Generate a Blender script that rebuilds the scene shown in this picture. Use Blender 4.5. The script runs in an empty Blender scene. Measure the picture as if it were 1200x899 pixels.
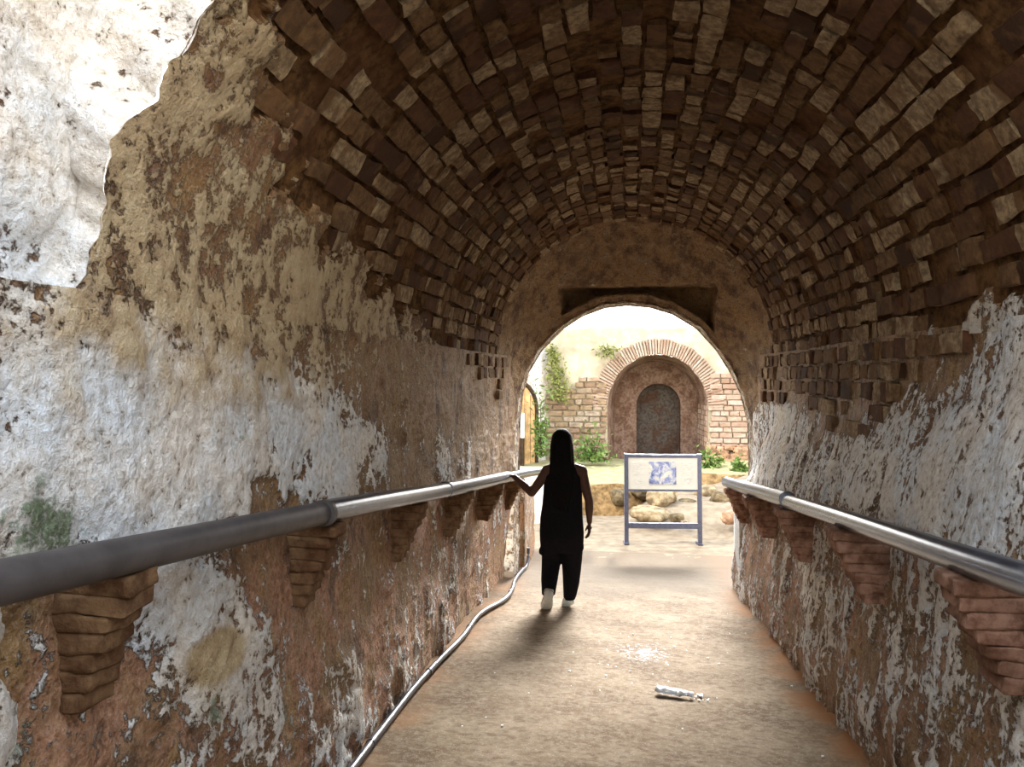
import bpy, math, random
import numpy as np
from mathutils import Vector, Matrix
random.seed(7); RNG = np.random.default_rng(11)
SC = bpy.context.scene; COL = SC.collection
S = 0.102                      # fall of the ramp per metre
EYE = 1.41
def fz(y): return -S*min(y, 9.5)

# ------------------------------------------------------------------ noise
_perm = np.random.default_rng(3).permutation(256); _perm = np.concatenate([_perm, _perm, _perm])
_g = np.random.default_rng(5).normal(size=(256, 3)); _g /= np.linalg.norm(_g, axis=1)[:, None]
def perlin(p):
    p = np.asarray(p, float); sh = p.shape[:-1]; p = p.reshape(-1, 3)
    i = np.floor(p).astype(int); f = p-i; i &= 255
    u = f*f*f*(f*(f*6-15)+10)
    r = 0
    for dx in (0, 1):
        for dy in (0, 1):
            for dz in (0, 1):
                h = _perm[_perm[_perm[(i[:, 0]+dx) & 255]+((i[:, 1]+dy) & 255)]+((i[:, 2]+dz) & 255)] & 255
                d = np.einsum('ij,ij->i', _g[h], f-np.array([dx, dy, dz]))
                w = (u[:, 0] if dx else 1-u[:, 0])*(u[:, 1] if dy else 1-u[:, 1])*(u[:, 2] if dz else 1-u[:, 2])
                r = r+w*d
    return r.reshape(sh)
def fbm(p, o=4, gain=.5, off=0):
    p = np.asarray(p, float)+off; a = 1; t = 0; n = 0
    for _ in range(o):
        t = t+a*perlin(p); n += a; p = p*2.03+17.3; a *= gain
    return t/n*1.6
def sstep(a, b, x):
    t = np.clip((x-a)/(b-a), 0, 1); return t*t*(3-2*t)
def lerp(a, b, t): return a+(b-a)*t

# ------------------------------------------------------------------ materials
class NT:
    def __init__(s, name, rough=.9, spec=.3):
        s.m = bpy.data.materials.new(name); s.m.use_nodes = True
        s.t = s.m.node_tree; s.b = s.t.nodes['Principled BSDF']
        s.b.inputs['Roughness'].default_value = rough
        s.b.inputs['Specular IOR Level'].default_value = spec
        s._co = None
    def n(s, typ, **kw):
        o = s.t.nodes.new(typ)
        for k, v in kw.items():
            if k.startswith('i_'):
                key = k[2:]; key = int(key) if key.isdigit() else key.replace('_', ' ')
                s.put(o.inputs[key], v)
            else: setattr(o, k, v)
        return o
    def put(s, sock, v):
        if isinstance(v, bpy.types.NodeSocket): s.t.links.new(v, sock)
        elif hasattr(sock, 'default_value'):
            try: sock.default_value = v
            except Exception: sock.default_value = (*v, 1)
    def co(s):
        if s._co is None:
            s._co = s.n('ShaderNodeNewGeometry').outputs['Position']
        return s._co
    def objco(s):
        return s.n('ShaderNodeTexCoord').outputs['Object']
    def mapped(s, scale=(1, 1, 1), rot=(0, 0, 0), co=None):
        return s.n('ShaderNodeMapping', i_0=co or s.co(), i_2=rot, i_3=scale).outputs[0]
    def noise(s, scale, detail=4, rough=.55, co=None, dist=0.0):
        return s.n('ShaderNodeTexNoise', i_Vector=co or s.co(), i_Scale=scale, i_Detail=detail, i_Roughness=rough, i_Distortion=dist).outputs[0]
    def vor(s, scale, co=None, feature='F1', out=0):
        return s.n('ShaderNodeTexVoronoi', feature=feature, i_Vector=co or s.co(), i_Scale=scale).outputs[out]
    def ramp(s, fac, stops, interp='LINEAR'):
        r = s.n('ShaderNodeValToRGB', i_0=fac); cr = r.color_ramp; cr.interpolation = interp
        while len(cr.elements) < len(stops): cr.elements.new(.5)
        for e, (p, c) in zip(cr.elements, stops):
            e.position = p; e.color = (*c, 1) if hasattr(c, '__len__') else (c, c, c, 1)
        return r.outputs[0]
    def math(s, op, a, b=0, clamp=False):
        return s.n('ShaderNodeMath', operation=op, use_clamp=clamp, i_0=a, i_1=b).outputs[0]
    def mix(s, fac, a, b, blend='MIX'):
        o = s.n('ShaderNodeMix', data_type='RGBA', blend_type=blend)
        s.put(o.inputs[0], fac); s.put(o.inputs[6], a if not isinstance(a, tuple) else (*a, 1)); s.put(o.inputs[7], b if not isinstance(b, tuple) else (*b, 1))
        return o.outputs[2]
    def attr(s, name):
        return s.n('ShaderNodeAttribute', attribute_name=name).outputs['Fac']
    def sm(s, x, a, b):
        return s.n('ShaderNodeMapRange', interpolation_type='SMOOTHSTEP', i_0=x, i_1=a, i_2=b).outputs[0]
    def bump(s, h, strength=.5, dist=.01, prev=None):
        o = s.n('ShaderNodeBump', i_Strength=strength, i_Distance=dist, i_Height=h)
        if prev is not None: s.put(o.inputs['Normal'], prev)
        return o.outputs[0]
    def done(s, col=None, bump=None, rough=None):
        if col is not None: s.put(s.b.inputs['Base Color'], col if not isinstance(col, tuple) else (*col, 1))
        if bump is not None: s.put(s.b.inputs['Normal'], bump)
        if rough is not None: s.put(s.b.inputs['Roughness'], rough)
        return s.m

def mat_simple(name, col, rough=.7, spec=.3, metal=0, var=.25, scale=20, bump=.2, bd=.004):
    t = NT(name, rough, spec); t.b.inputs['Metallic'].default_value = metal
    n = t.noise(scale, 5, co=t.objco())
    c = t.mix(t.sm(n, .3, .7), tuple(x*(1-var) for x in col), tuple(min(1, x*(1+var)) for x in col))
    return t.done(c, t.bump(n, bump, bd))

def mat_wall(name):
    """flaking lime plaster over brown rubble: attributes plaster / tan / moss / rust come from the mesh"""
    t = NT(name, .62, .35)
    pl = t.attr('plaster'); tan = t.attr('tan'); moss = t.attr('moss'); rust = t.attr('rust'); strk = t.attr('streak')
    iso = t.co(); ver = t.mapped((1, 1, .3))
    n1 = t.noise(9, 6, .62, iso); n2 = t.noise(34, 5, .65, iso); n3 = t.noise(3.2, 4, .55, iso); nv = t.noise(16, 6, .65, ver, .4); n4 = t.noise(95, 4, .6, iso)
    nmix = t.n('ShaderNodeMix', data_type='FLOAT', i_0=strk, i_2=n1, i_3=nv).outputs[0]
    under = t.ramp(nmix, [(.28, (.040, .018, .008)), (.40, (.145, .072, .027)), (.50, (.24, .14, .060)), (.62, (.34, .23, .125)), (.8, (.43, .29, .18))])
    red = t.ramp(n2, [(.35, (.22, .095, .045)), (.65, (.52, .29, .18))])
    under = t.mix(t.math('MULTIPLY', rust, t.sm(n3, .35, .6)), under, red)
    och = t.noise(5.5, 5, .6, t.mapped((1, 1, .55)), .3)
    under = t.mix(t.math('MULTIPLY', t.sm(och, .5, .62), .75), under, t.ramp(n2, [(.35, (.20, .10, .032)), (.65, (.40, .26, .11))]))
    under = t.mix(t.math('MULTIPLY', t.math('SUBTRACT', 1, t.sm(och, .36, .44)), .7), under, (.075, .034, .016))
    tanc = t.ramp(n1, [(.3, (.22, .135, .062)), (.5, (.40, .285, .15)), (.7, (.50, .40, .24))])
    white = t.ramp(n2, [(.3, (.44, .39, .33)), (.48, (.72, .69, .66)), (.66, (.86, .86, .87))])
    wgrey = t.ramp(n3, [(.4, (1, .95, .88)), (.6, (.88, .94, 1.0))])
    white = t.mix(1.0, white, wgrey, 'MULTIPLY')
    top = t.mix(tan, white, tanc)
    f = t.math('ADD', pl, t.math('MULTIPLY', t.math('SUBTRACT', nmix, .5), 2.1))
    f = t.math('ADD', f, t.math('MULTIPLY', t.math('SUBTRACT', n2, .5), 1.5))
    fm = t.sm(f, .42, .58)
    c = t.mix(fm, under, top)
    # dark pits and hairline edges where a flake ends
    edge = t.math('MULTIPLY', t.sm(f, .36, .45), t.math('SUBTRACT', 1, t.sm(f, .45, .52)))
    c = t.mix(t.math('MULTIPLY', edge, .6), c, (.07, .03, .014))
    pit = t.math('SUBTRACT', 1, t.sm(n2, .30, .37))
    c = t.mix(t.math('MULTIPLY', pit, .75), c, (.055, .03, .02))
    mf = t.sm(t.math('ADD', moss, t.math('MULTIPLY', t.math('ADD', t.math('SUBTRACT', n1, .5), t.math('SUBTRACT', n2, .5)), 1.5)), .40, .80)
    mf = t.math('MULTIPLY', mf, t.sm(moss, .04, .3))
    mc = t.ramp(n2, [(.35, (.045, .06, .035)), (.55, (.13, .16, .09)), (.7, (.26, .33, .23))])
    c = t.mix(mf, c, mc)
    c = t.mix(t.math('MULTIPLY', t.math('SUBTRACT', n4, .5), .9, True), c, (.85, .8, .72))
    h = t.math('ADD', t.math('MULTIPLY', fm, .6), t.math('ADD', t.math('MULTIPLY', n2, .6), t.math('MULTIPLY', nmix, 1.0)))
    b = t.bump(h, 1.0, .030); b = t.bump(n4, .4, .005, b)
    return t.done(c, b, t.ramp(n2, [(.3, .75), (.7, .48)]))

def mat_brick(name, pale, mid, red, dark, sat=1.0, scale=1.0):
    t = NT(name, .85, .25)
    rnd = t.n('ShaderNodeNewGeometry').outputs['Random Per Island']
    base = t.ramp(rnd, [(.0, pale), (.22, pale), (.36, mid), (.62, mid), (.74, red), (.86, red), (.92, dark)])
    n1 = t.noise(26*scale, 6, .65); n2 = t.noise(7*scale, 4); n3 = t.noise(2.2*scale, 3)
    c = t.mix(t.sm(n1, .38, .66), t.mix(.62, base, dark), base)
    c = t.mix(t.math('MULTIPLY', t.sm(n2, .52, .66), .75), c, t.mix(.5, mid, red))
    c = t.mix(t.math('MULTIPLY', t.sm(n3, .55, .7), .5), c, dark)
    pit = t.math('SUBTRACT', 1, t.sm(n1, .30, .38))
    c = t.mix(t.math('MULTIPLY', pit, .7), c, dark)
    b = t.bump(t.math('ADD', n1, t.math('MULTIPLY', n2, .5)), .8, .012)
    return t.done(c, b)

def mat_mortar(name, a=(.042, .019, .007), b=(.165, .086, .033)):
    t = NT(name, .95, .15)
    n1 = t.noise(18, 6, .65); n2 = t.noise(3, 4)
    c = t.mix(t.sm(n1, .32, .66), a, b)
    c = t.mix(t.math('MULTIPLY', t.sm(n2, .45, .62), .6), c, (.085, .034, .015))
    return t.done(c, t.bump(n1, .8, .015))

def mat_floor(name):
    t = NT(name, .95, .06)
    n1 = t.noise(2.3, 5, .6); n2 = t.noise(30, 5, .7); n3 = t.noise(110, 3, .6); nw = t.noise(14, 4, .6, t.mapped((1, 1.8, 1)))
    c = t.ramp(n1, [(.3, (.115, .077, .047)), (.5, (.185, .134, .086)), (.7, (.26, .20, .14))])
    c = t.mix(t.math('MULTIPLY', t.sm(n2, .42, .62), .5), c, (.30, .245, .185))
    c = t.mix(t.math('MULTIPLY', t.math('SUBTRACT', 1, t.sm(nw, .36, .5)), .6), c, (.115, .075, .045))
    c = t.mix(t.math('MULTIPLY', t.sm(n3, .60, .7), .5), c, (.52, .47, .40))
    st = t.attr('stain'); c = t.mix(t.math('MULTIPLY', t.math('MULTIPLY', st, .8), t.sm(n2, .50, .60)), c, (.44, .47, .53))
    rd = t.attr('rim'); c = t.mix(t.math('MULTIPLY', rd, t.sm(n1, .3, .6)), c, (.27, .125, .052))
    sn = t.attr('sand'); c = t.mix(t.math('MULTIPLY', sn, t.sm(n2, .2, .6)), c, (.165, .132, .10))
    b = t.bump(n2, .5, .008); b = t.bump(n3, .35, .003, b)
    return t.done(c, b, t.ramp(n2, [(.3, 1.0), (.7, .9)]))

def mat_leaf(name, a, b):
    t = NT(name, .6, .3)
    rnd = t.n('ShaderNodeNewGeometry').outputs['Random Per Island']
    return t.done(t.mix(rnd, a, b))

M = {}
M['wall'] = mat_wall('flaking_plaster')
M['brick'] = mat_brick('vault_brick', (.42, .31, .185), (.20, .115, .050), (.110, .045, .021), (.050, .022, .010))
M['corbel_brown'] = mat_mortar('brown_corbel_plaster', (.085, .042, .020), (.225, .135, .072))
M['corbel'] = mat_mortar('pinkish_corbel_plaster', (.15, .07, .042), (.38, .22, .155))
M['mortar'] = mat_mortar('earth_mortar')
M['floor'] = mat_floor('ramp_concrete')
M['sand'] = mat_simple('sandy_earth', (.22, .175, .125), .95, .1, 0, .22, 6, .6, .03)
M['terrace'] = mat_simple('dry_grass_earth', (.31, .285, .15), .95, .1, 0, .25, 7, .6, .03)
M['bank'] = mat_simple('ochre_bank', (.21, .135, .062), .95, .1, 0, .45, 9, .9, .05)
M['yard_brick'] = mat_brick('yard_brick', (.40, .33, .25), (.31, .225, .135), (.26, .165, .11), (.12, .08, .05), scale=.5)
M['pale_brick'] = mat_brick('pale_brick', (.44, .37, .31), (.39, .29, .225), (.35, .24, .18), (.25, .16, .11), scale=.5)
M['yard_plaster'] = mat_simple('yellowish_plaster', (.44, .385, .28), .95, .1, 0, .25, 3.0, .5, .03)  # plain pale yellowish base colour of the yard wall
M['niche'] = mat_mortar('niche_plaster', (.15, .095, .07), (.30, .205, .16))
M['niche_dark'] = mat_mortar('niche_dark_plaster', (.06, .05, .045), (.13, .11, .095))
M['rock'] = mat_simple('sandstone_rock', (.235, .18, .11), .95, .1, 0, .5, 8, .8, .04)
M['rock_dark'] = mat_simple('dark_brown_rock', (.125, .095, .055), .95, .1, 0, .5, 8, .8, .04)
M['rock_red'] = mat_simple('reddish_rock', (.36, .22, .14), .95, .1, 0, .4, 8, .8, .04)
M['steel'] = mat_simple('brushed_steel', (.12, .135, .17), .24, .5, .7, .2, 30, .15, .002)
M['iron'] = mat_simple('dark_painted_iron', (.075, .066, .066), .5, .5, .25, .25, 12, .3, .003)
M['sign_metal'] = mat_simple('bluish_grey_sign_metal', (.085, .095, .15), .4, .5, .5, .15, 20, .1, .002)
M['wood'] = mat_simple('orange_timber', (.52, .33, .15), .7, .3, 0, .3, 9, .3, .01)
M['darkwood'] = mat_simple('dark_timber', (.05, .032, .02), .85, .2, 0, .4, 12, .5, .02)
M['white'] = mat_simple('white_paint', (.80, .80, .78), .6, .3, 0, .06, 9, .1, .004)
M['leaf'] = mat_leaf('green_leaf', (.05, .11, .02), (.17, .25, .06))
M['creeper'] = mat_leaf('yellow_green_leaf', (.14, .17, .04), (.30, .32, .10))
M['skin'] = mat_simple('brown_skin', (.075, .036, .024), .6, .25, 0, .1, 30, .1, .002)
M['hair'] = mat_simple('black_hair', (.005, .0045, .0045), .8, .08, 0, .3, 60, .4, .004)
M['top'] = mat_simple('black_jersey', (.008, .008, .010), .95, .08, 0, .2, 60, .3, .003)
M['trouser'] = mat_simple('black_cotton', (.010, .009, .012), .95, .08, 0, .2, 40, .4, .005)
M['shoe'] = mat_simple('white_canvas', (.62, .64, .62), .7, .3, 0, .1, 40, .2, .003)
M['sole'] = mat_simple('grey_rubber', (.42, .45, .42), .8, .2, 0, .15, 50, .3, .003)
M['hose'] = mat_simple('dark_plastic_conduit', (.045, .045, .058), .33, .4, 0, .3, 15, .2, .003)
M['eye'] = mat_simple('eye_white', (.7, .68, .65), .3, .5, 0, .05, 9, 0, .001)

# ------------------------------------------------------------------ mesh tools
def link(name, me, mats, parent=None, smooth=True):
    o = bpy.data.objects.new(name, me); COL.objects.link(o)
    for m in (mats if isinstance(mats, (list, tuple)) else [mats]): me.materials.append(M[m] if isinstance(m, str) else m)
    if smooth and len(me.polygons): me.polygons.foreach_set('use_smooth', np.ones(len(me.polygons), bool))
    if parent is not None: o.parent = parent
    return o
def tag(o, label=None, cat=None, group=None, kind=None):
    for k, v in (('label', label), ('category', cat), ('group', group), ('kind', kind)):
        if v: o[k] = v
    return o
def empty(name, loc, rz=0, **kw):
    o = bpy.data.objects.new(name, None); COL.objects.link(o); o.location = loc; o.rotation_euler = (0, 0, rz)
    o.empty_display_size = .1
    return tag(o, **kw)

class MB:
    def __init__(s): s.v = []; s.f = []
    def add(s, vs, fs):
        n = len(s.v); s.v += [tuple(map(float, p)) for p in vs]; s.f += [tuple(i+n for i in f) for f in fs]; return s
    def hexa(s, c8):
        return s.add(c8, [(0, 3, 2, 1), (4, 5, 6, 7), (0, 1, 5, 4), (1, 2, 6, 5), (2, 3, 7, 6), (3, 0, 4, 7)])
    def box(s, a, b, rot=None, bev=0):
        x0, y0, z0 = a; x1, y1, z1 = b
        if bev <= 0:
            return s.hexa([(x0, y0, z0), (x1, y0, z0), (x1, y1, z0), (x0, y1, z0), (x0, y0, z1), (x1, y0, z1), (x1, y1, z1), (x0, y1, z1)])
        rings = []
        for z, i in ((z0, bev), (z0+bev, 0), (z1-bev, 0), (z1, bev)):
            rings.append([(x0+i+bev, y0+i, z), (x1-i-bev, y0+i, z), (x1-i, y0+i+bev, z), (x1-i, y1-i-bev, z), (x1-i-bev, y1-i, z), (x0+i+bev, y1-i, z), (x0+i, y1-i-bev, z), (x0+i, y0+i+bev, z)])
        return s.loft(rings)
    def loft(s, rings, cap=True):
        n = len(rings[0]); k = len(s.v)
        vs = [p for r in rings for p in r]; fs = []
        for i in range(len(rings)-1):
            for j in range(n):
                a = i*n+j; b = i*n+(j+1) % n
                fs.append((a, b, b+n, a+n))
        if cap: fs.append(tuple(reversed(range(n)))); fs.append(tuple((len(rings)-1)*n+j for j in range(n)))
        return s.add(vs, fs)
    def tube(s, pts, rad, n=14, squash=1.0, ref=(0, 0, 1)):
        pts = [Vector(p) for p in pts]; rings = []
        if not hasattr(rad, '__len__'): rad = [rad]*len(pts)
        for i, p in enumerate(pts):
            d = (pts[min(i+1, len(pts)-1)]-pts[max(i-1, 0)]).normalized()
            r = Vector(ref)
            if abs(d.dot(r)) > .95: r = Vector((0, 1, 0))
            a = d.cross(r).normalized(); b = a.cross(d).normalized()
            rings.append([tuple(p+a*math.cos(2*math.pi*k/n)*rad[i]+b*math.sin(2*math.pi*k/n)*rad[i]*squash) for k in range(n)])
        return s.loft(rings)
    def ring_loft(s, secs, n=24):
        """secs: (cx, cy, z, rx, ry[, power])"""
        rings = []
        for q in secs:
            cx, cy, z, rx, ry = q[:5]; pw = q[5] if len(q) > 5 else 2
            r = []
            for k in range(n):
                c, t = math.cos(2*math.pi*k/n), math.sin(2*math.pi*k/n)
                r.append((cx+rx*math.copysign(abs(c)**(2/pw), c), cy+ry*math.copysign(abs(t)**(2/pw), t), z))
            rings.append(r)
        return s.loft(rings)
    def ell(s, c, r, nu=20, nv=12):
        rings = []
        for i in range(nv+1):
            a = -math.pi/2+math.pi*(i+.001)/(nv+.002)
            rings.append([(c[0]+r[0]*math.cos(a)*math.cos(2*math.pi*k/nu), c[1]+r[1]*math.cos(a)*math.sin(2*math.pi*k/nu), c[2]+r[2]*math.sin(a)) for k in range(nu)])
        return s.loft(rings)
    def mesh(s, name):
        me = bpy.data.meshes.new(name); me.from_pydata(s.v, [], s.f); me.update(); return me
    def build(s, name, mat, parent=None, smooth=True, auto=None):
        o = link(name, s.mesh(name), mat, parent, smooth)
        if auto: 
            me = o.data
            try: me.set_sharp_from_angle(angle=math.radians(auto))
            except Exception: pass
        return o

def grid_obj(name, P, mat, attrs=None, parent=None, keep=None, flip=False):
    nu, nv = P.shape[:2]; idx = np.arange(nu*nv).reshape(nu, nv)
    q = np.stack([idx[:-1, :-1], idx[1:, :-1], idx[1:, 1:], idx[:-1, 1:]], -1).reshape(-1, 4)
    if flip: q = q[:, ::-1]
    if keep is not None:
        k = keep.reshape(-1); q = q[k[q].all(1)]
    me = bpy.data.meshes.new(name)
    me.vertices.add(nu*nv); me.vertices.foreach_set('co', P.reshape(-1).astype(np.float32))
    me.loops.add(len(q)*4); me.loops.foreach_set('vertex_index', q.reshape(-1).astype(np.int32))
    me.polygons.add(len(q)); me.polygons.foreach_set('loop_start', (np.arange(len(q))*4).astype(np.int32))
    me.update(calc_edges=True); me.validate()
    for k, a in (attrs or {}).items():
        at = me.attributes.new(k, 'FLOAT', 'POINT'); at.data.foreach_set('value', np.clip(a, 0, 1.5).reshape(-1).astype(np.float32))
    return link(name, me, mat, parent)

# ------------------------------------------------------------------ tunnel section
R = 1.35; ZC = 1.60
def xl(y, h):
    base = -1.25-.13*sstep(3, 7.5, y)
    x = lerp(base, -1.34, sstep(.0, 1.6, h))
    return lerp(x, -1.27, sstep(7.3, 8.2, y)*sstep(.3, 1.2, h))
def xr(y, h):
    x = lerp(1.065, 1.15, sstep(.1, 1.0, h)); x = lerp(x, 1.345, sstep(.95, 1.9, h))
    return lerp(x, 1.27, sstep(7.3, 8.2, y)*sstep(1.0, 1.3, h))
def blob(y, h, cy, ch, ry, rh): return np.exp(-(((y-cy)/ry)**2+((h-ch)/rh)**2))

def wall_grid(side):
    ys = [1.15]
    while ys[-1] < 8.2: ys.append(ys[-1]+max(.009, .0062*ys[-1]))
    ys[-1] = 8.2
    ys = np.array(ys); NH = 250
    Y = np.repeat(ys[:, None], NH, 1); t = np.linspace(0, 1, NH)[None, :]
    ztop = 1.62
    H = -.05+(ztop+S*Y+.05)*t
    Z = H-S*Y
    X = (xl if side < 0 else xr)(Y, H)
    p = np.stack([X*.3, Y, Z], -1)
    big = fbm(p*1.3, 3, off=side*9); mid = fbm(p*5, 4, off=3+side*5); fine = fbm(p*17, 3, .6, off=side*2)
    pstr = np.stack([X*.3, Y*1.0, Z*.28], -1); strk = fbm(pstr*8, 4, .6, off=4)
    a = {}
    low = 1-sstep(.95, 1.15, H)
    if side < 0:
        band = sstep(1.02, 1.25, H)*(1-sstep(1.55, 1.95, H+.22*big+.35*mid))  # pale band: real plaster, its upper edge partly painted-in light
        pl = .40*band+.16+.75*big*band+.55*mid
        pl += (1-sstep(1.6, 2.0, H))*0
        hi = sstep(1.50, 1.85, H+.35*mid+.22*big+.10*fine); pl = lerp(pl, .58+.42*big+.25*mid, hi)
        lo = low*(.24+.6*big+.2*mid+.45*strk)
        pl = lerp(pl, lo, low)
        pl -= .42*sstep(2.9, 4.3, Y)*sstep(1.0, 1.2, H); pl += .75*blob(Y, H, 1.95, .99, .24, .13)+.55*blob(Y, H, 2.25, .46, .32, .16)+.6*blob(Y, H, 1.36, .82, .10, .16)+.5*blob(Y, H, 2.15, .77, .18, .09)+.3*blob(Y, H, 3.0, .2, .5, .25)+.45*blob(Y, H, 2.1, 1.45, .7, .25)+.4*blob(Y, H, 3.3, 1.4, .9, .25)+.8*blob(Y, H, 6.1, 1.35, .07, .22)+.35*blob(Y, H, 5.2, 1.3, .25, .2)  # some pale blobs below the rail paint in lit wall, others real plaster
        pl -= .5*blob(Y, H, 2.0, .45, .35, .16)+.4*blob(Y, H, 2.6, 1.3, .12, .4)
        tan = np.maximum(np.maximum(hi*.95, low*.35*sstep(-.1, .4, big)), sstep(.3, .6, blob(Y, H, 2.15, .76, .2, .10)))
        moss = .75*blob(Y, H, 1.52, 1.22, .15, .12)+.62*blob(Y, H, 2.12, .6, .06, .10)+.62*blob(Y, H, 2.62, .42, .05, .22)+.5*blob(Y, H, 1.62, .45, .09, .14)+.42*blob(Y, H, 2.35, 1.45, .2, .14)+.5*blob(Y, H, 1.40, .8, .1, .1)
        rust = .85*low+.25
        stk = .25+.65*low*sstep(2.2, 3.5, Y)+.5*sstep(4.5, 6, Y)
    else:
        band = sstep(1.0, 1.2, H)*(1-sstep(1.85, 2.2, H+.3*big))
        pl = .44*band+.28+.5*strk*.8+.35*big
        pl = lerp(pl, .43+.6*strk+.35*big, low)
        limr = np.interp(Y, [2.0, 2.76, 3.3, 4.3, 5.2, 7.0, 7.7], [2.3, 2.05, 1.82, 1.56, 1.62, 1.86, 2.0])  # upper limit of pale plaster, partly the edge of the light painted in
        pl -= .55*sstep(-.1, .12, H-limr+.3*mid)+.12*sstep(4, 6, Y)*sstep(1, 1.2, H)
        pl += .55*blob(Y, H, 6.9, 1.75, .35, .13)
        tan = .25*band*sstep(-.1, .3, big)+.2*low
        moss = .5*blob(Y, H, 2.0, .35, .12, .25)+.5*blob(Y, H, 2.4, .12, .2, .2)+.35*blob(Y, H, 6.6, 1.75, .5, .15)
        rust = .45+.45*low
        stk = np.ones_like(Y)*.95
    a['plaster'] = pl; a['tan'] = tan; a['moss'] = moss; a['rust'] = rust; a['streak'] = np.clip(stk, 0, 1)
    flake = sstep(.42, .56, pl+.35*mid+.25*fine)
    disp = .035*big+.020*mid+.010*fine*(1.2-.5*flake)+.010*flake+(.016*strk if side > 0 else .006*strk)
    X = X+(disp if side < 0 else -disp)
    return np.stack([X, Y, Z], -1), a
for side, nm in ((-1, 'wall_left'), (1, 'wall_right')):
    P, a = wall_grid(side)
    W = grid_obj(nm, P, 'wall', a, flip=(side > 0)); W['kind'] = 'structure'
    if side < 0: wall_left = W
    else: wall_right = W

# vault -------------------------------------------------------------
def plaster_edge(y):      # elevation (deg) up to which the left haunch keeps its plaster
    return np.interp(y, [1.5, 2.2, 2.6, 3.6, 4.6, 5.4, 7.6], [48, 36, 24, 14, 6, -2, -14])
def mouth(a):             # y of the broken near edge of the vault, a in degrees (0 right, 180 left)
    aa_ = np.asarray(a, float); q = np.stack([aa_*.055, 0*aa_, 0*aa_], -1)
    return 1.60+.24*np.exp(-((aa_-149)/18)**2)+.16*fbm(q, 3)+.05*fbm(q*6, 3)
def vault_pt(a, y, off=0):
    ca, sa = np.cos(np.radians(a)), np.sin(np.radians(a))
    return np.stack([(R+off)*ca, y+0*a, ZC+(R+off)*sa], -1)
na = 330
ya = [1.62]
while ya[-1] < 7.85: ya.append(ya[-1]+max(.014, .007*ya[-1]))
ya = np.array(ya); A, Yv = np.meshgrid(np.linspace(-1, 181, na), ya, indexing='ij')
Yv = Yv+(mouth(A)-1.62)*(1-sstep(1.62, 2.4, Yv))
P0 = vault_pt(A, Yv)
big = fbm(P0*1.3, 3, off=-9); mid = fbm(P0*5, 4, off=-2); fine = fbm(P0*17, 3, .6, off=-2)
el = 180-A
edge = plaster_edge(Yv)+12*mid+7*fine
pm = sstep(-2, 2.5, edge-el)
pmR = sstep(-1.5, 1.5, (np.interp(Yv, [1.6, 3.0, 4], [9, 5, -3])+8*mid)-A)
pm = np.maximum(pm, pmR)
off = .030*(1-pm)-.035*big*.6-.016*mid*(.4+.6*pm)-.008*fine
P = vault_pt(A, Yv, off)
pl = .58+.42*big+.25*mid
attrs = {'plaster': pl*pm, 'tan': np.where(A > 90, .95, .35), 'moss': np.zeros_like(A)+.0, 'rust': .3+0*A, 'streak': .2+0*A}
ceiling = grid_obj('ceiling', P, ['wall', 'mortar'], attrs, flip=True); ceiling['kind'] = 'structure'
fm_ = (pm[:-1, :-1]+pm[1:, 1:]+pm[1:, :-1]+pm[:-1, 1:]).reshape(-1)/4
ceiling.data.polygons.foreach_set('material_index', (fm_ < .5).astype(np.int32)); ceiling.data.update()

def brick_box(mb, o, ex, ey, ez, lx, ly, h, jit=.006):
    """worn block: centre of its base o, half sizes lx, ly, height h along ez"""
    r = lambda: random.uniform(-jit, jit)
    b = min(lx, ly)*.22
    low = [o+ex*sx*(lx+r())+ey*sy*(ly+r())-ez*.03 for sx, sy in ((-1, -1), (1, -1), (1, 1), (-1, 1))]
    midr = [p+ez*(.03+h*.62+r()*.3) for p in low]
    top = [o+ex*sx*(lx-b+r()*.7)+ey*sy*(ly-b+r()*.7)+ez*(h+r()*.6) for sx, sy in ((-1, -1), (1, -1), (1, 1), (-1, 1))]
    mb.loft([[tuple(p) for p in low], [tuple(p) for p in midr], [tuple(p) for p in top]])
def weather(o, cuts=2, amp=.005, freq=22, seed=0):
    import bmesh
    b = bmesh.new(); b.from_mesh(o.data); bmesh.ops.subdivide_edges(b, edges=b.edges, cuts=cuts, use_grid_fill=True)
    V = np.array([v.co for v in b.verts]); d = np.stack([fbm(V*freq, 3, .6, off=seed+k*9) for k in range(3)], -1)
    for v, q in zip(b.verts, V+amp*d): v.co = q
    b.to_mesh(o.data); b.free(); o.data.polygons.foreach_set('use_smooth', np.ones(len(o.data.polygons), bool))
    try: o.data.set_sharp_from_angle(angle=math.radians(50))
    except Exception: pass
bm = MB(); course = .112; n_c = int(math.pi*R/course)
big_at = lambda p: float(fbm(np.array([p])*1.3, 3, off=-9)[0])
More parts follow.
